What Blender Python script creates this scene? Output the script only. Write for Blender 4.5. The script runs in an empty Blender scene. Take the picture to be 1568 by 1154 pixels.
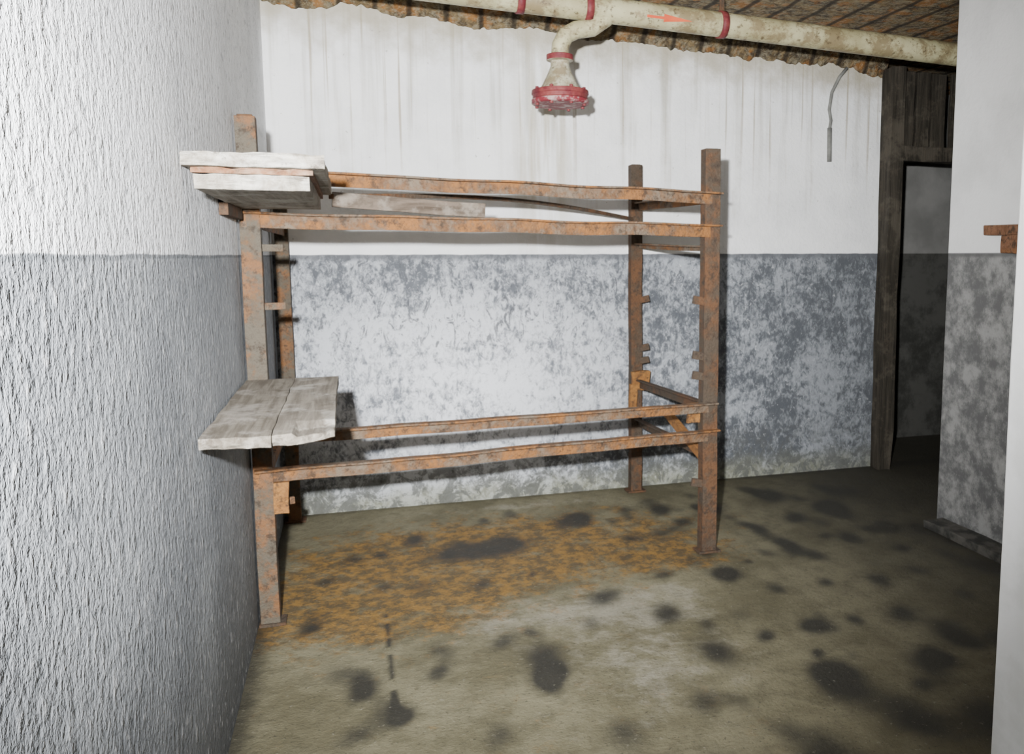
import bpy, bmesh, math, random
import numpy as np
from mathutils import Vector, Matrix, noise as mnoise
random.seed(7)
S=bpy.context.scene
COL=bpy.context.collection

# ---------------------------------------------------------------- node helpers
class M:
    def __init__(s,name,rough=.8,metal=0.):
        s.m=bpy.data.materials.new(name); s.m.use_nodes=True
        s.nt=s.m.node_tree; s.b=s.nt.nodes['Principled BSDF']
        s.b.inputs['Roughness'].default_value=rough
        s.b.inputs['Metallic'].default_value=metal
        s.b.inputs['Specular IOR Level'].default_value=.3
        s.tc=s.nt.nodes.new('ShaderNodeTexCoord').outputs['Object']
        sp=s.nt.nodes.new('ShaderNodeSeparateXYZ'); s.l(s.tc,sp.inputs[0])
        s.X,s.Y,s.Z=sp.outputs
    def l(s,a,b): s.nt.links.new(a,b)
    def put(s,v,sock):
        if isinstance(v,(int,float)):
            sock.default_value=v
        elif isinstance(v,(tuple,list)):
            sock.default_value=(*v,1.) if len(v)==3 and sock.type=='RGBA' else v
        else: s.l(v,sock)
    def vec(s,sc):
        n=s.nt.nodes.new('ShaderNodeMapping'); s.l(s.tc,n.inputs[0]); n.inputs['Scale'].default_value=sc
        return n.outputs[0]
    def noise(s,scale,detail=4,rough=.55,vs=None,dist=0.):
        n=s.nt.nodes.new('ShaderNodeTexNoise'); s.l(s.vec(vs) if vs else s.tc,n.inputs['Vector'])
        n.inputs['Scale'].default_value=scale;n.inputs['Detail'].default_value=detail;n.inputs['Roughness'].default_value=rough
        n.inputs['Distortion'].default_value=dist
        return n.outputs['Fac']
    def ma(s,op,a,b=0.,c=0.,clamp=False):
        n=s.nt.nodes.new('ShaderNodeMath'); n.operation=op; n.use_clamp=clamp
        s.put(a,n.inputs[0]); s.put(b,n.inputs[1]); s.put(c,n.inputs[2]); return n.outputs[0]
    def rng(s,v,a,b,c=0.,d=1.):
        n=s.nt.nodes.new('ShaderNodeMapRange'); n.interpolation_type='SMOOTHSTEP'
        s.put(v,n.inputs[0]);
        for i,k in enumerate((a,b,c,d)): n.inputs[i+1].default_value=k
        return n.outputs[0]
    def mix(s,f,a,b,mode='MIX'):
        n=s.nt.nodes.new('ShaderNodeMix'); n.data_type='RGBA'; n.blend_type=mode
        s.put(f,n.inputs[0]); s.put(a,n.inputs[6]); s.put(b,n.inputs[7]); return n.outputs[2]
    def col(s,c): s.put(c,s.b.inputs['Base Color'])
    def bump(s,h,dist=.01,st=1.):
        n=s.nt.nodes.new('ShaderNodeBump'); n.inputs['Strength'].default_value=st; n.inputs['Distance'].default_value=dist
        s.l(h,n.inputs['Height']); s.l(n.outputs[0],s.b.inputs['Normal'])
    def gauss(s,ax,cx,sx,az,cz,sz):
        a=s.ma('POWER',s.ma('ABSOLUTE',s.ma('DIVIDE',s.ma('SUBTRACT',ax,cx),sx)),2.)
        b=s.ma('POWER',s.ma('ABSOLUTE',s.ma('DIVIDE',s.ma('SUBTRACT',az,cz),sz)),2.)
        return s.ma('EXPONENT',s.ma('MULTIPLY',s.ma('ADD',a,b),-1.))

# ---------------------------------------------------------------- materials
DADO=1.502
def wall_back():
    m=M('plaster_back',.75)
    n1=m.noise(3,5,.6); n2=m.noise(1.,4,.6,vs=(8,8,.35))
    up=m.mix(m.rng(n1,.35,.7),(.88,.88,.87),(.76,.765,.76))
    zr=m.ma('ADD',m.Z,m.ma('MULTIPLY',m.ma('SUBTRACT',n1,.5),1.2))
    drip=m.ma('MULTIPLY',m.rng(n2,.50,.66),m.rng(zr,1.6,2.6))
    up=m.mix(m.ma('MULTIPLY',drip,.78),up,(.42,.40,.34))
    n2b=m.noise(1.,3,.6,vs=(26,26,.4))
    drip2=m.ma('MULTIPLY',m.rng(n2b,.57,.66),m.rng(zr,1.75,2.5))
    up=m.mix(m.ma('MULTIPLY',drip2,.78),up,(.33,.27,.18))
    top=m.ma('MULTIPLY',m.rng(m.ma('ADD',m.ma('ADD',m.Z,m.ma('MULTIPLY',m.X,.042)),m.ma('MULTIPLY',m.noise(7,5),.45)),2.82,3.12),.85)
    up=m.mix(top,up,(.36,.32,.23))
    g=m.gauss(m.X,1.55,.16,m.Z,2.15,.5)
    up=m.mix(m.ma('MULTIPLY',g,m.rng(m.noise(1,3,.6,vs=(14,14,.9)),.38,.60)),up,(.47,.42,.31))
    sk=m.rng(m.noise(30,3,.6),.68,.72)
    up=m.mix(m.ma('MULTIPLY',sk,.6),up,(.3,.28,.25))
    # lower grey paint with efflorescence
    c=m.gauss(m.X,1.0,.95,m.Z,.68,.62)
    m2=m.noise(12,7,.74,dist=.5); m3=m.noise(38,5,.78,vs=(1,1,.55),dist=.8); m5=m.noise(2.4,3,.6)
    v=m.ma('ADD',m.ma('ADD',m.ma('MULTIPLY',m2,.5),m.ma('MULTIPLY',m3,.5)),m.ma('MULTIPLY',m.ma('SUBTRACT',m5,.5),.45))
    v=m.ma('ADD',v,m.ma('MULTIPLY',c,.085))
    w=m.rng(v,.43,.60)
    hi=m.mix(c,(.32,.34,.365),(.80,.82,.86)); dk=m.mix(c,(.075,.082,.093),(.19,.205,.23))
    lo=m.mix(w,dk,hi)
    fl=m.rng(m.noise(17,6,.8,vs=(1,1,.5),dist=1.5),.54,.60)
    fl=m.ma('MULTIPLY',fl,m.rng(m.ma('ADD',m.Z,m.ma('MULTIPLY',m5,.9)),1.0,1.6))
    lo=m.mix(m.ma('MULTIPLY',fl,.85),lo,(.075,.08,.09))
    wh=m.rng(m.noise(34,6,.8,dist=.6),.59,.66)
    lo=m.mix(m.ma('MULTIPLY',wh,.7),lo,(.74,.75,.77))
    base=m.rng(m.ma('ADD',m.Z,m.ma('MULTIPLY',m.noise(6,4),.14)),.26,.09)
    lo=m.mix(m.ma('MULTIPLY',base,.6),lo,(.26,.26,.17))
    gr=m.ma('MULTIPLY',m.rng(m.Z,.48,.05),m.rng(m.noise(9,7,.78,dist=.6),.46,.55))
    lo=m.mix(m.ma('MULTIPLY',gr,.8),lo,(.08,.082,.075))
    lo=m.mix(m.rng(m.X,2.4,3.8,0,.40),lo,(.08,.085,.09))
    zz=m.ma('ADD',m.Z,m.ma('MULTIPLY',m.ma('SUBTRACT',m.noise(8,3),.5),.012))
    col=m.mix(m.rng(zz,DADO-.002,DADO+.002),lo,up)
    band=m.ma('MULTIPLY',m.rng(zz,DADO-.045,DADO-.012),m.rng(zz,DADO+.003,DADO))
    col=m.mix(m.ma('MULTIPLY',band,.75),col,(.10,.105,.115))
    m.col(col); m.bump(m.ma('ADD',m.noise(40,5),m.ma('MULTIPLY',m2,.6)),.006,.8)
    return m.m
def wall_left():
    m=M('plaster_left',.8)
    n1=m.noise(2.5,4,.6)
    up=m.mix(m.rng(n1,.3,.7),(.78,.79,.80),(.62,.63,.64))
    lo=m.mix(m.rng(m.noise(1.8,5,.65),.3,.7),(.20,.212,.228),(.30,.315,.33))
    lo=m.mix(m.rng(m.ma('ADD',m.Z,m.ma('MULTIPLY',n1,.5)),1.20,.2,0,.8),lo,(.065,.068,.068))  # shade towards the floor put into the lower paint colour
    zz=m.ma('ADD',m.Z,m.ma('MULTIPLY',m.ma('SUBTRACT',m.noise(5,3),.5),.01))
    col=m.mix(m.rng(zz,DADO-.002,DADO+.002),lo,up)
    band=m.ma('MULTIPLY',m.rng(zz,DADO-.012,DADO-.006),m.rng(zz,DADO+.002,DADO))
    col=m.mix(m.ma('MULTIPLY',band,.65),col,(.11,.12,.13))
    rg=m.noise(34,4,.6,vs=(1,1.,.7),dist=.25)
    sp=m.rng(rg,.56,.70)
    col=m.mix(m.ma('MULTIPLY',sp,.42),col,(.70,.70,.70))
    col=m.mix(m.rng(rg,.44,.32,0,.6),col,(.09,.10,.11))
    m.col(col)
    h=m.ma('ADD',rg,m.ma('MULTIPLY',m.noise(66,3,.6),.6))
    m.bump(h,.014,.9); return m.m
def wall_right():
    m=M('plaster_partition',.75)
    up=m.mix(m.rng(m.noise(3,4),.35,.7),(.80,.80,.79),(.68,.68,.67))
    lo=m.mix(m.rng(m.noise(7,7,.75),.40,.64),(.11,.11,.11),(.28,.28,.27))
    lo=m.mix(m.rng(m.noise(24,6,.8),.6,.7,0,.35),lo,(.50,.50,.48))
    col=m.mix(m.rng(m.Z,DADO-.004,DADO+.002),lo,up)
    band=m.ma('MULTIPLY',m.rng(m.Z,DADO-.03,DADO-.01),m.rng(m.Z,DADO+.003,DADO))
    col=m.mix(m.ma('MULTIPLY',band,.8),col,(.10,.10,.10))
    m.col(col); m.bump(m.noise(40,5),.005,.6); return m.m
def simple(name,c1,c2,sc=8,rough=.8,vs=None,bumpd=.003,lo=.4,hi=.62,metal=0,det=6):
    m=M(name,rough,metal); n=m.noise(sc,det,.65,vs=vs)
    m.col(m.mix(m.rng(n,lo,hi),c1,c2)); m.bump(m.noise(sc*5,5),bumpd,.6); return m.m
def pipe_mat(name,c1,c2):
    m=M(name,.5)
    col=m.mix(m.rng(m.noise(5,5),.4,.62),c1,c2)
    col=m.mix(m.rng(m.noise(9,6,.75),.46,.60,0,.8),col,(.17,.125,.065))
    col=m.mix(m.rng(m.noise(34,4,.7),.56,.66,0,.8),col,(.08,.055,.03))
    m.col(col); m.bump(m.noise(40,4),.003,.6); return m.m
def rust(name,paint,r1,r2,amt=.5,o=.5,oc=(.25,.105,.03)):
    m=M(name,.85,.0)
    a=m.noise(5,6,.7); b=m.noise(28,6,.7); 
    rc=m.mix(m.rng(b,.35,.65),r1,r2)
    v=m.ma('ADD',m.ma('MULTIPLY',a,.6),m.ma('MULTIPLY',m.noise(16,6,.7,dist=.5),.4))
    col=m.mix(m.rng(v,amt-.08,amt+.06),paint,rc)
    col=m.mix(m.rng(m.noise(5,5,.72),.47,.60,0,o),col,oc)
    col=m.mix(m.rng(m.noise(24,6,.75),.50,.64,0,.8),col,(.035,.025,.018))
    m.col(col); m.bump(m.ma('ADD',b,m.noise(90,3)),.007,1.); return m.m
def floor_mat():
    m=M('concrete_floor',.75)
    at=m.nt.nodes.new('ShaderNodeAttribute'); at.attribute_name='stain_shade'
    sp=m.nt.nodes.new('ShaderNodeSeparateColor'); m.l(at.outputs['Color'],sp.inputs[0])
    D,R,W=sp.outputs
    a=m.noise(2.2,6,.65); b=m.noise(9,6,.7); c=m.noise(45,5,.75)
    col=m.mix(m.rng(a,.35,.65),(.115,.103,.060),(.200,.183,.116))
    col=m.mix(m.rng(b,.45,.68,0,.6),col,(.085,.077,.046))
    w=m.rng(m.ma('ADD',m.ma('MULTIPLY',W,.33),m.ma('MULTIPLY',m.noise(7,7,.75),.85)),.58,.84)
    col=m.mix(m.ma('MULTIPLY',w,.6),col,(.35,.33,.265))
    rn=m.noise(6,8,.8)
    r=m.rng(m.ma('ADD',m.ma('MULTIPLY',R,.34),rn),.64,.84)
    rc=m.mix(m.rng(m.noise(14,7,.78),.42,.60),(.085,.058,.026),(.27,.145,.03))
    col=m.mix(m.ma('MULTIPLY',m.ma('MULTIPLY',r,.88),m.rng(R,.08,.35)),col,rc)
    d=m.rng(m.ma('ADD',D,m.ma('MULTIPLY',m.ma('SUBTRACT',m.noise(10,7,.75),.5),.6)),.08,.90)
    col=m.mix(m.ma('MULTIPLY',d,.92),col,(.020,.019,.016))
    col=m.mix(m.rng(c,.60,.70,0,.55),col,(.34,.32,.25))
    col=m.mix(m.rng(m.noise(60,4,.7),.42,.32,0,.65),col,(.03,.028,.02))
    far=m.rng(m.ma('SUBTRACT',m.X,m.ma('MULTIPLY',m.Y,.12)),1.9,3.7,0,.70); col=m.mix(far,col,(.045,.042,.034))  # torch falloff to the right painted into the floor colour
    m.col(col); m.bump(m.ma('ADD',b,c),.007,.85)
    m.put(m.rng(d,0,1,.8,.6),m.b.inputs['Roughness']); return m.m
def ceil_mat():
    m=M('rusty_ceiling',.9)
    b=m.noise(12,7,.75); v=m.rng(m.noise(26,5,.8),.45,.6)
    col=m.mix(m.rng(b,.4,.62),(.05,.036,.022),(.19,.135,.065))
    col=m.mix(m.rng(m.noise(8,5),.50,.62,0,.8),col,(.26,.115,.03))
    col=m.mix(m.ma('MULTIPLY',v,.4),col,(.34,.31,.22))
    w=m.nt.nodes.new('ShaderNodeTexWave'); w.bands_direction='X'; w.inputs['Scale'].default_value=1.6; w.inputs['Distortion'].default_value=1.5
    m.l(m.tc,w.inputs[0]); col=m.mix(m.rng(w.outputs['Fac'],.12,.0,0,.85),col,(.02,.015,.01))
    m.col(col); m.bump(m.ma('ADD',b,m.noise(50,4)),.02,1.); return m.m
def wood_mat(name,c1,c2,c3,ax='y',dirt=.5):
    m=M(name,.85)
    vs={'y':(22,1.4,22),'z':(22,22,1.4),'x':(1.4,22,22)}[ax]
    g=m.noise(1.6,7,.65,vs=vs,dist=.4)
    col=m.mix(m.rng(g,.35,.65),c1,c2)
    col=m.mix(m.rng(m.noise(5,6,.7),.5,.62,0,.8),col,c3)
    col=m.mix(m.rng(m.noise(12,6,.8),.53,.64,0,dirt),col,(.07,.055,.04))
    m.col(col); m.bump(g,.008,.9); return m.m
MB=wall_back(); ML=wall_left(); MR=wall_right(); MF=floor_mat(); MC=ceil_mat()
MRAIL=rust('rust_rail',(.15,.115,.082),(.10,.052,.026),(.15,.078,.036),.47,.8)
MPOST=rust('rust_post',(.062,.046,.032),(.055,.034,.021),(.09,.048,.025),.50,.5,(.13,.058,.024))
MPOSTL=rust('rust_post_weathered',(.092,.078,.058),(.12,.07,.036),(.075,.056,.040),.52,.6,(.21,.09,.032))
MORG=rust('rust_orange',(.25,.115,.035),(.28,.13,.035),(.18,.08,.025),.4,.5)
MBRK=rust('rust_dull',(.20,.10,.055),(.22,.11,.06),(.15,.07,.035),.4,.4)
MSHELF=wood_mat('weathered_board',(.11,.092,.07),(.225,.20,.16),(.33,.30,.26),'y',.6)
MSHELF2=wood_mat('weathered_board_pale',(.14,.12,.095),(.28,.25,.205),(.45,.43,.385),'y',.5)
MBOARD2=wood_mat('painted_board',(.21,.185,.15),(.34,.31,.26),(.48,.46,.41),'y',.8)
MBROWN=wood_mat('board_brown_edge',(.16,.07,.035),(.22,.11,.055),(.28,.19,.13),'y',.7)
MSLAT=wood_mat('slat_wood',(.06,.043,.03),(.13,.10,.075),(.21,.18,.145),'x',.7)
MPIPE=pipe_mat('cream_pipe_paint',(.31,.28,.155),(.42,.39,.235))
MCONE=pipe_mat('cream_cowl_paint',(.36,.34,.24),(.48,.46,.35))
MRED=simple('red_paint',(.11,.015,.02),(.18,.04,.037),14,.6)
MARROW=simple('arrow_paint',(.50,.07,.025),(.56,.10,.035),10,.5)
MPINK=simple('flaked_flange_face',(.17,.02,.028),(.38,.27,.25),24,.6,lo=.48,hi=.62)
MDARKW=wood_mat('dark_frame_wood',(.020,.017,.012),(.045,.038,.028),(.07,.06,.045),'z')
MCABLE=simple('cable_sheath',(.14,.14,.13),(.22,.22,.20),9)
MWHITE=simple('jamb_white_paint',(.74,.74,.72),(.84,.84,.83),5)
def corr():
    m=M('corridor_plaster',.85)  # dimness of the passage put into these plaster tones
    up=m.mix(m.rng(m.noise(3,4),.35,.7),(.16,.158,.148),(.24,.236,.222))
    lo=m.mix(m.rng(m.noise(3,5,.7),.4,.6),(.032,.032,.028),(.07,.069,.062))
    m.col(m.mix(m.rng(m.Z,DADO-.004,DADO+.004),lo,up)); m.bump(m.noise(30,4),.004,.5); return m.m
MCORR=corr()
MCRACK=simple('curb_concrete',(.03,.03,.027),(.09,.085,.075),9)

# ---------------------------------------------------------------- mesh helpers
class B:
    def __init__(s,name,mats):
        s.name=name; s.bm=bmesh.new(); s.mats=mats
    def tag(s,fs,mi,smooth=False):
        for f in fs: f.material_index=mi; f.smooth=smooth
    def box(s,a,b,mi=0,jit=0.,cuts=0):
        n=cuts+1; a=Vector(a); e=Vector(b)-a; V={}
        def gv(i,j,k):
            key=(i,j,k)
            if key not in V:
                V[key]=s.bm.verts.new((a.x+e.x*i/n,a.y+e.y*j/n,a.z+e.z*k/n))
            return V[key]
        fs=[]
        for i in range(n):
            for j in range(n):
                for w in (0,n):
                    for q in (((i,j,w),(i+1,j,w),(i+1,j+1,w),(i,j+1,w)),((i,w,j),(i+1,w,j),(i+1,w,j+1),(i,w,j+1)),((w,i,j),(w,i+1,j),(w,i+1,j+1),(w,i,j+1))):
                        fs.append(s.bm.faces.new([gv(*c) for c in q]))
        s.tag(fs,mi); vs=list(V.values())
        if jit:
            for v in vs: v.co+=mnoise.noise_vector(v.co*9.)*jit
        return vs
    def prism(s,p0,p1,prof,up=(0,0,1),mi=0,segs=1,jit=0.,bow=None):
        p0=Vector(p0);p1=Vector(p1);d=(p1-p0).normalized();up=Vector(up)
        side=d.cross(up).normalized(); upv=side.cross(d).normalized()
        rings=[]
        for i in range(segs+1):
            t=i/segs; c=p0.lerp(p1,t)
            if bow: c=c+Vector(bow)*math.sin(math.pi*t)
            if jit: c=c+mnoise.noise_vector(c*3.)*jit
            rings.append([s.bm.verts.new(c+side*u+upv*w) for u,w in prof])
        n=len(prof);fs=[]
        for i in range(segs):
            for k in range(n):
                fs.append(s.bm.faces.new((rings[i][k],rings[i][(k+1)%n],rings[i+1][(k+1)%n],rings[i+1][k])))
        fs.append(s.bm.faces.new(rings[0][::-1])); fs.append(s.bm.faces.new(rings[-1]))
        s.tag(fs,mi)
    def tube(s,pts,r,mi=0,n=20,cap=True,radii=None):
        pts=[Vector(p) for p in pts]; rings=[]
        prev=None
        for i,p in enumerate(pts):
            a=pts[max(i-1,0)];b=pts[min(i+1,len(pts)-1)]; d=(b-a).normalized()
            if prev is None: prev=Vector((0,1,0)) if abs(d.y)<.9 else Vector((1,0,0))
            u=(prev-d*prev.dot(d)).normalized(); prev=u; w=d.cross(u)
            rr=radii[i] if radii else r
            rings.append([s.bm.verts.new(p+(u*math.cos(2*math.pi*k/n)+w*math.sin(2*math.pi*k/n))*rr) for k in range(n)])
        fs=[]
        for i in range(len(rings)-1):
            for k in range(n): fs.append(s.bm.faces.new((rings[i][k],rings[i][(k+1)%n],rings[i+1][(k+1)%n],rings[i+1][k])))
        s.tag(fs,mi,True)
        if cap: s.tag([s.bm.faces.new(rings[0][::-1]),s.bm.faces.new(rings[-1])],mi)
    def lathe(s,c,prof,n=40):
        rings=[]
        for r,z,mi in prof: rings.append([s.bm.verts.new((c[0]+r*math.cos(2*math.pi*k/n),c[1]+r*math.sin(2*math.pi*k/n),z)) for k in range(n)])
        for i in range(len(rings)-1):
            for k in range(n):
                f=s.bm.faces.new((rings[i][k],rings[i][(k+1)%n],rings[i+1][(k+1)%n],rings[i+1][k])); f.material_index=prof[i+1][2]
        for ring,mi in ((rings[0],prof[0][2]),(rings[-1],prof[-1][2])):
            f=s.bm.faces.new(ring); f.material_index=mi
    def done(s,bevel=0.):
        bmesh.ops.recalc_face_normals(s.bm,faces=s.bm.faces)
        me=bpy.data.meshes.new(s.name); s.bm.to_mesh(me); s.bm.free()
        for m in s.mats: me.materials.append(m)
        o=bpy.data.objects.new(s.name,me); COL.objects.link(o)
        if bevel:
            bv=o.modifiers.new('bevel','BEVEL'); bv.width=bevel; bv.segments=2; bv.limit_method='ANGLE'
        return o

# ---------------------------------------------------------------- room shell
def CZ(x): return 2.965-.042*x
b=B('wall_back',[MB]); b.box((-.2,0,-.1),(3.9,.2,3.1)); b.done()
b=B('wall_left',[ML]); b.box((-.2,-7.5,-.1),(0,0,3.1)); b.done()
b=B('wall_partition',[MR]); b.box((3.51,-3.3,-.1),(3.68,-1.21,3.0)); b.done(.01)
b=B('wall_front',[MWHITE])
b.box((2.03,-3.62,-.1),(3.7,-3.32,3.0),cuts=6,jit=.006); b.done(.008)
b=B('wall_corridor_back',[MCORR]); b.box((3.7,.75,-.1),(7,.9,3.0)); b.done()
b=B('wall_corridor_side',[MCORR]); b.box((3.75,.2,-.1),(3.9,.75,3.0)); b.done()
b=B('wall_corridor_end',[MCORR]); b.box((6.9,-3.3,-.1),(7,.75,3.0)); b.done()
b=B('ceiling',[MC])
vs=b.box((-.2,-7.5,0),(7.,.9,.12))
for v in vs: v.co.z+=CZ(v.co.x)
b.done()
b=B('trim_ceiling_crust',[MC]); n=320; prev=None
for i in range(n+1):
    x=3.9*i/n
    drop=.085+.055*mnoise.noise(Vector((x*3.,0,0)))+.025*mnoise.noise(Vector((x*13,3,0)))+.015*mnoise.noise(Vector((x*37,1,0)))
    drop=max(drop,.012)
    zt=CZ(x)-.002; zb=CZ(x)-drop-.01; th=.025+.015*mnoise.noise(Vector((x*9,5,1)))
    cur=[b.bm.verts.new(c) for c in ((x,-.001,zt),(x,-th-.05,zt),(x,-th-.02,(zt+zb)/2),(x,-th*.4,zb),(x,-.001,zb))]
    if prev:
        for k in range(5): b.bm.faces.new((prev[k],prev[(k+1)%5],cur[(k+1)%5],cur[k]))
    else: b.bm.faces.new(cur)
    prev=cur
b.bm.faces.new(prev); b.done()

# floor with stain attribute: blotches, rust, pale wear, painted shade at right
x0,x1,y0,y1=-.2,7.,-7.5,.9; st=.02
xs=np.arange(x0,x1+1e-6,st); ys=np.arange(y0,y1+1e-6,st)
gx,gy=np.meshgrid(xs,ys)
def g(cx,cy,sx,sy=None,ang=0):
    sy=sy or sx; dx=gx-cx;dy=gy-cy;c,s_=math.cos(ang),math.sin(ang)
    u=dx*c+dy*s_; v=-dx*s_+dy*c
    return np.exp(-(u/sx)**2-(v/sy)**2)
D=np.zeros_like(gx)
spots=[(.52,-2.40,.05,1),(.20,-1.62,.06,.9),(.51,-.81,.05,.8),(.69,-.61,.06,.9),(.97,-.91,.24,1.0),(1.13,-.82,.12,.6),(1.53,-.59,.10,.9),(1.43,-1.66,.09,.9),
(1.63,-1.90,.09,.9),(1.77,-1.49,.06,.8),(1.05,-2.12,.10,.9),(1.04,-2.27,.05,.9),(.93,-1.95,.07,.8),(.66,-2.13,.06,.8),(1.69,-2.29,.10,.9),(1.93,-2.22,.05,1.),(2.14,-2.19,.06,.9),(2.35,-2.19,.05,.8),
(2.59,-1.47,.07,.8),(2.87,-.46,.11,.9),(2.01,-2.63,.12,1.),(2.11,-2.90,.13,.9),(.37,-2.47,.07,.7),(1.18,-2.71,.09,.7),(1.18,-1.30,.03,1.),(.40,-2.2,.06,.7),(.93,-1.35,.06,.8),(.5,-1.25,.07,.7),
(2.2,-1.8,.06,.8),(2.45,-1.8,.05,.8),(2.7,-1.85,.07,.8),(2.9,-1.3,.07,.9),(3.2,-1.2,.07,.9),(2.5,-1.05,.07,.8),(2.8,-.9,.08,.9),(3.1,-.75,.09,.9),(2.4,-.6,.10,.9),(2.1,-.55,.08,.7),(1.3,-1.9,.06,.6),
(1.5,-2.6,.08,.7),(.8,-2.6,.07,.7),(1.75,-2.05,.05,.7),(2.05,-2.4,.03,.9),(1.75,-3.0,.12,.8),(1.4,-3.0,.1,.7),(2.4,-2.6,.1,.9),(2.65,-2.4,.1,.8),(2.35,-3.0,.15,.9),(1.25,-.35,.07,.7),(1.8,-.95,.08,.7),(.25,-1.1,.06,.7)]
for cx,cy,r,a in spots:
    if r>.2: D+=a*g(cx,cy,.30,.13,.15); continue  # broad dark patch, long side roughly along the back wall
    D+=a*.95*g(cx,cy,r*.85,r*1.35,random.uniform(-.5,.3)-.2)
for k in range(150):
    cx=random.uniform(.2,3.4);cy=random.uniform(-6.5,-.2)
    rr=random.uniform(.03,.07)
    D+=random.uniform(.3,.7)*g(cx,cy,rr,rr*1.5,random.uniform(-.6,.3))
for k in range(40):
    cx=random.uniform(1.9,3.4);cy=random.uniform(-2.9,-.2)
    rr=random.uniform(.04,.08)
    D+=random.uniform(.4,.8)*g(cx,cy,rr,rr*1.4,random.uniform(-.6,.3))
D+=.75*(np.exp(-((gx-.50)/.014)**2)*(gy>-2.35)*(gy<-1.5)*(np.sin(gy*47)+.9*np.sin(gy*21)>-.4))
D+=.45*np.exp(-((gy)/.05)**2)+.7*np.exp(-(gx/.07)**2)  # darker along the back and left wall lines
D+=.6*(1/(1+np.exp(-(gx-3.1)*4)))  # dimness at the right side, painted into the dark channel
R=np.clip(g(.55,-1.05,.8,.65)+.85*g(1.55,-.85,1.0,.6)+.5*g(1.9,-1.25,.35,.25)+.7*g(.3,-1.5,.6,.3)+.3*g(1.0,-2.6,1.6,.9),0,1)
W=np.clip(.9*g(1.6,-1.75,.35,.25)+.7*g(1.0,-1.75,.5,.3)+.7*g(1.45,-2.3,.5,.35)+.8*g(1.3,-.2,.8,.10)+.3*g(1.2,-2.8,.8,.4),0,1)
me=bpy.data.meshes.new('floor'); ny,nx=gx.shape
verts=np.stack([gx.ravel(),gy.ravel(),np.zeros(gx.size)],1)
idx=np.arange(gx.size).reshape(ny,nx)
faces=np.stack([idx[:-1,:-1].ravel(),idx[:-1,1:].ravel(),idx[1:,1:].ravel(),idx[1:,:-1].ravel()],1)
me.vertices.add(len(verts)); me.vertices.foreach_set('co',verts.ravel())
me.loops.add(faces.size); me.loops.foreach_set('vertex_index',faces.ravel())
me.polygons.add(len(faces)); me.polygons.foreach_set('loop_start',np.arange(0,faces.size,4)); me.polygons.foreach_set('loop_total',np.full(len(faces),4))
me.update(); me.validate()
ca=me.color_attributes.new('stain_shade','FLOAT_COLOR','POINT')
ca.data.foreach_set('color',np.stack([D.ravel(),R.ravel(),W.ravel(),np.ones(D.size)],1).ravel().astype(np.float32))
me.materials.append(MF); o=bpy.data.objects.new('floor',me); COL.objects.link(o)

# ---------------------------------------------------------------- bunk frame
FL=Vector((.046,-1.50,0)); FR=Vector((2.095,-1.25,0)); BR=Vector((2.10,-.10,0)); BL=Vector((.06,-.10,0))
def chan(w,d,t):
    return [(-w/2,-d/2),(-w/2,d/2),(w/2,d/2),(w/2,-d/2),(w/2-t,-d/2),(w/2-t,d/2-t),(-w/2+t,d/2-t),(-w/2+t,-d/2)]
def ang(w,h,t):
    return [(-w/2,-h/2),(-w/2,h/2),(w/2,h/2),(w/2,h/2-t),(-w/2+t,h/2-t),(-w/2+t,-h/2)]
b=B('rusty_bunk_frame',[MRAIL,MPOST,MPOSTL,MORG,MSLAT])
fd=(FR-FL).normalized(); fn=Vector((fd.y,-fd.x,0))
def post(p,h,mi,w=.075,d=.06,up=(0,1,0)):
    b.prism(p,p+Vector((0,0,h)),chan(w,d,.012),up=up,mi=mi,segs=14,jit=.004)
post(FL,2.03,2,.074,.065,(0,-1,0)); post(FR,2.0,1,.078,.065,(0,-1,0)); post(BR,2.04,1,.072,.06,(0,-1,0)); post(BL,2.03,2,.07,.05,(0,-1,0))
for p,h in ((FL,2.035),(FR,2.005),(BR,2.045)):
    b.box((p.x-.028,p.y-.02,1.80),(p.x+.028,p.y+.03,h),1,jit=.003,cuts=2)
def rail(zl,zr,xa,xb,mi=0,h=.062,off=.045):
    def P(x): 
        t=(x-FL.x)/(FR.x-FL.x); return FL.lerp(FR,t)+fn*off+Vector((0,0,zl+(zr-zl)*t))
    b.prism(P(xa),P(xb),ang(.045,h,.009),mi=mi,segs=40,jit=.006)
rail(1.805,1.768,.02,2.13,h=.056); rail(1.636,1.612,.01,2.13,h=.060); rail(.775,.745,.02,2.12,h=.052); rail(.625,.605,.01,2.13,h=.060)
def cross(p,q,z0,z1,h=.05,mi=0,w=.035):
    b.prism(Vector((p.x,p.y,z0)),Vector((q.x,q.y,z1)),ang(w,h,.008),mi=mi,segs=8,jit=.003)
cross(BR,FR,.70,.735,.055,1); cross(BR,FR,.45,.49,.05,1); cross(BR,FR,1.67,1.615,.05,0); cross(BR,FR,1.555,1.525,.03,0); cross(BR,FR,1.79,1.77,.05,0)
for z in (1.632,.615,1.80): cross(BL,FL,z,z,.05,0)
b.prism((2.10,-.62,.62),(2.09,-1.2,.48),[(-.015,-.025),(.015,-.025),(.015,.025),(-.015,.025)],mi=3,segs=4)
b.box((2.055,-.165,.66),(2.18,-.13,.78),3,jit=.012,cuts=3)
b.box((1.99,-1.24,.66),(2.06,-1.21,.76),3,jit=.010,cuts=3)
b.box((2.045,-.17,.55),(2.09,-.135,.70),3,jit=.008,cuts=2)
for z in (1.22,.92,.84,.30):
    b.prism((2.12,-.13,z),(2.175,-.15,z+.012),[(-.008,-.02),(.008,-.02),(.008,.02),(-.008,.02)],mi=1,segs=2)
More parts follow.
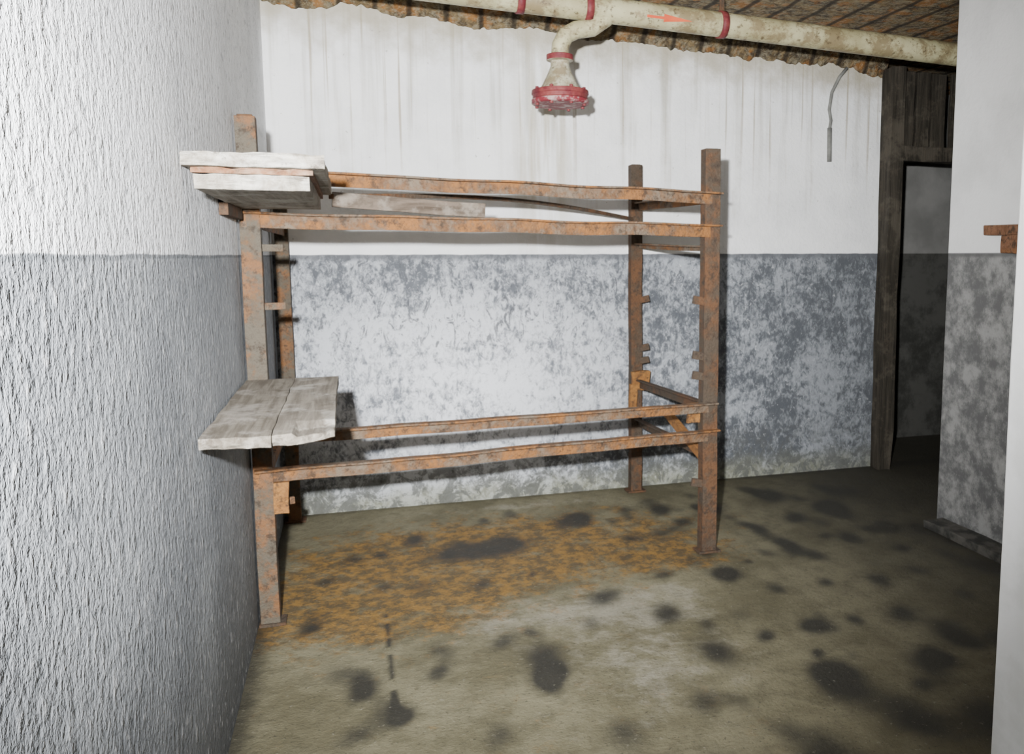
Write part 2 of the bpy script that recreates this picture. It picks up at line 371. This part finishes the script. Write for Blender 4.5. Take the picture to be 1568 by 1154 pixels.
for z in (1.27,1.0,.90,.36):
    b.prism((2.06,-1.27,z),(2.00,-1.27,z+.012),[(-.008,-.02),(.008,-.02),(.008,.02),(-.008,.02)],mi=1,segs=2)
for z in (1.53,1.30,.90,.50):
    b.prism((.07,-1.49,z),(.155,-1.46,z),[(-.01,-.014),(.01,-.014),(.01,.014),(-.01,.014)],mi=2,segs=2)
b.box((.085,-1.56,.47),(.14,-1.53,.60),3,jit=.008,cuts=3)
for p in (FL,FR,BR,BL): b.box((p.x-.06 if p.x>.1 else .004,p.y-.045,0),(p.x+.06,p.y+.045,.012),1)
b.prism((.34,-1.46,1.735),(2.07,-.14,1.715),[(-.004,-.010),(.004,-.010),(.004,.010),(-.004,.010)],mi=1,segs=30,bow=(0,0,.05))
b.prism((.35,-1.44,1.725),(.98,-1.36,1.690),[(-.012,-.030),(.012,-.030),(.012,.030),(-.012,.030)],mi=4,segs=12,jit=.006)
b.done(.002)

# ---------------------------------------------------------------- boards on the left wall
def plank(b,xa,xb,ya,yb,za,zb,mi=0,jit=.006,cuts=11,chip=False,rag=0.):
    vs=b.box((xa,ya,za),(xb,yb,zb),mi,cuts=cuts)
    for v in vs:
        n=mnoise.noise_vector(v.co*7.)
        if rag and v.co.y<ya+.02: v.co.y+=rag*abs(mnoise.noise(Vector((v.co.x*22,v.co.z*30,mi))))
        if rag and v.co.y<ya+.1 and v.co.z>zb-.004: v.co.z-=rag*.22*abs(mnoise.noise(Vector((v.co.x*30,1,mi))))
        v.co+=Vector((n.x*jit,n.y*jit*2,n.z*jit*.5))
        if chip and v.co.y<ya+.12 and v.co.x>xb-.10:
            v.co.y+=.07*(v.co.x-(xb-.10))/.10
            if v.co.z>za+.5*(zb-za): v.co.z-=.012
b=B('plank_shelf',[MSHELF,MSHELF2,MPOST])
plank(b,.008,.186,-2.69,-1.57,.988,1.02,0,rag=.02)
plank(b,.188,.348,-2.68,-1.56,.987,1.020,1,chip=True,rag=.03)
b.box((.002,-2.45,.945),(.03,-1.58,.985),2)
b.prism((.02,-2.2,.98),(.30,-2.2,.98),[(-.02,-.03),(.02,-.03),(.02,.0),(-.02,.0)],mi=2)
b.prism((.02,-1.70,.98),(.30,-1.70,.98),[(-.02,-.03),(.02,-.03),(.02,.0),(-.02,.0)],mi=2)
b.done(.003)
b=B('upper_plank_stack',[MBOARD2,MBROWN,MSHELF,MPOST])
plank(b,.006,.352,-2.67,-1.60,1.731,1.768,0,jit=.007,rag=.05)
plank(b,.020,.322,-2.63,-1.60,1.716,1.731,1,jit=.005,rag=.03)
plank(b,.025,.312,-2.62,-1.60,1.676,1.716,0,jit=.006,rag=.04)
b.box((.002,-2.0,1.635),(.03,-1.60,1.676),3)
b.done(.003)

# ---------------------------------------------------------------- pipe, cowl
PY=-.9
def PZ(x): return 2.716-.0386*(x-1.41)
b=B('ceiling_pipe',[MPIPE,MRED,MARROW,MPOST])
b.tube([(x,PY,PZ(x)) for x in np.linspace(0.002,6.88,30)],.062,0,28)
for x in (1.24,1.58,2.30,4.4):
    w=.018
    b.tube([(x-w,PY,PZ(x)),(x+w,PY,PZ(x))],.068,1,28)
    b.box((x-.012,PY-.004,PZ(x)+.055),(x+.012,PY+.004,CZ(x)-.001),3)
def onp(x,a,r=.0632): return (x,PY-r*math.cos(a),PZ(x)+r*math.sin(a))
def patch(xa,xb,a0,a1,b0,b1):
    n=8;L=[]
    for i in range(n+1):
        t=i/n;x=xa+(xb-xa)*t; lo=a0+(b0-a0)*t;hi=a1+(b1-a1)*t
        L.append([b.bm.verts.new(onp(x,lo+(hi-lo)*k/4)) for k in range(5)])
    for i in range(n):
        for k in range(4):
            f=b.bm.faces.new((L[i][k],L[i+1][k],L[i+1][k+1],L[i][k+1])); f.material_index=2
patch(1.87,2.00,-.42,-.22,-.42,-.22); patch(1.96,2.11,-.62,-.02,-.33,-.31)
b.tube([(1.70,PY,PZ(1.7)),(1.67,PY-.0,2.665),(1.60,PY,2.615),(1.52,PY,2.60),(1.465,PY,2.57),(1.44,PY,2.52),(1.436,PY,2.476)],.043,0,22)
b.done()
b=B('exhaust_cowl',[MCONE,MRED,MPINK])
b.lathe((1.436,PY),[(.042,2.475,1),(.066,2.475,1),(.066,2.448,1),(.046,2.444,0),(.046,2.42,0),(.060,2.385,0),(.088,2.33,0),(.105,2.305,0),(.140,2.303,1),(.142,2.285,1),(.136,2.280,1),(.136,2.262,1),(.142,2.258,1),(.142,2.240,2),(.132,2.235,2)],44)
for k in range(8):
    a=k*math.pi/4+.2; b.lathe((1.436+.124*math.cos(a),PY+.124*math.sin(a)),[(.009,2.315,1),(.009,2.225,1)],8)
b.done(.002)

b=B('hanging_cable',[MCABLE])
pts=[(3.60,-.03,2.72),(3.55,-.02,2.66),(3.50,-.014,2.56),(3.485,-.012,2.45),(3.50,-.012,2.38),(3.488,-.012,2.30)]
b.tube(pts,.011,0,10); b.tube([(3.488,-.018,2.33),(3.492,-.018,2.11)],.016,0,10); b.done()

# ---------------------------------------------------------------- wooden doorway at the far right
b=B('door_1',[MDARKW])
b.box((3.885,-.13,0),(3.985,-.012,2.73),cuts=8,jit=.016)
b.box((3.97,-.12,2.12),(5.1,-.02,2.22),cuts=5,jit=.010)
b.box((4.95,-.12,0),(5.08,-.02,2.70),cuts=5,jit=.010)
for i in range(7):
    x=4.0+i*.135; b.box((x,-.06+.012*(i%3),2.2),(x+.11,-.035+.012*(i%3),2.72),cuts=3,jit=.010)
b.done(.004)
b=B('rusty_wall_bracket',[MBRK])
b.box((3.47,-2.1,1.590),(3.508,-1.52,1.640),cuts=4,jit=.008)
b.box((3.475,-1.80,1.50),(3.508,-1.64,1.59),cuts=3,jit=.008)
b.done(.004)
b=B('concrete_curb',[MCRACK]); b.box((3.38,-2.1,0),(3.508,-1.27,.045),cuts=4,jit=.008); b.done(.004)

# ---------------------------------------------------------------- lights
def look(o,t):
    o.rotation_euler=(Vector(t)-o.location).to_track_quat('-Z','Y').to_euler()
ld=bpy.data.lights.new('hand_torch','SPOT'); ld.energy=2400; ld.spot_size=math.radians(90); ld.spot_blend=1.; ld.shadow_soft_size=.035; ld.color=(.98,.99,1.)
lo=bpy.data.objects.new('hand_torch',ld); lo.location=(.22,-5.1,1.70); COL.objects.link(lo); look(lo,(1.05,0,1.62))
ld=bpy.data.lights.new('fill_light','AREA'); ld.energy=26; ld.size=1.6; ld.color=(.97,.98,1.)  # added area fill behind the camera, no fitting there
l2=bpy.data.objects.new('fill_light',ld); l2.location=(1.3,-5.6,2.4); COL.objects.link(l2); look(l2,(.8,-1.5,1.7))
w=bpy.data.worlds.new('w'); S.world=w; w.use_nodes=True
w.node_tree.nodes['Background'].inputs[0].default_value=(.95,.97,1,1); w.node_tree.nodes['Background'].inputs[1].default_value=.07

# ---------------------------------------------------------------- camera
psi,th,rho=.2978,.1185,-.0028
fwd=Vector((math.sin(psi)*math.cos(th),math.cos(psi)*math.cos(th),-math.sin(th)))
r0=Vector((math.cos(psi),-math.sin(psi),0)); u0=r0.cross(fwd)
r=r0*math.cos(rho)+u0*math.sin(rho); u=u0*math.cos(rho)-r0*math.sin(rho)
cd=bpy.data.cameras.new('camera'); cd.sensor_width=36; cd.sensor_fit='HORIZONTAL'; cd.lens=1298.02/1569*36
cd.shift_x=(784.5-935.68)/1569; cd.shift_y=(544.55-577.5)/1569; cd.clip_start=.02
co=bpy.data.objects.new('camera',cd); COL.objects.link(co)
mt=Matrix((r,u,-fwd)).transposed().to_4x4(); mt.translation=Vector((.406,-5.0945,1.5)); co.matrix_world=mt
S.camera=co
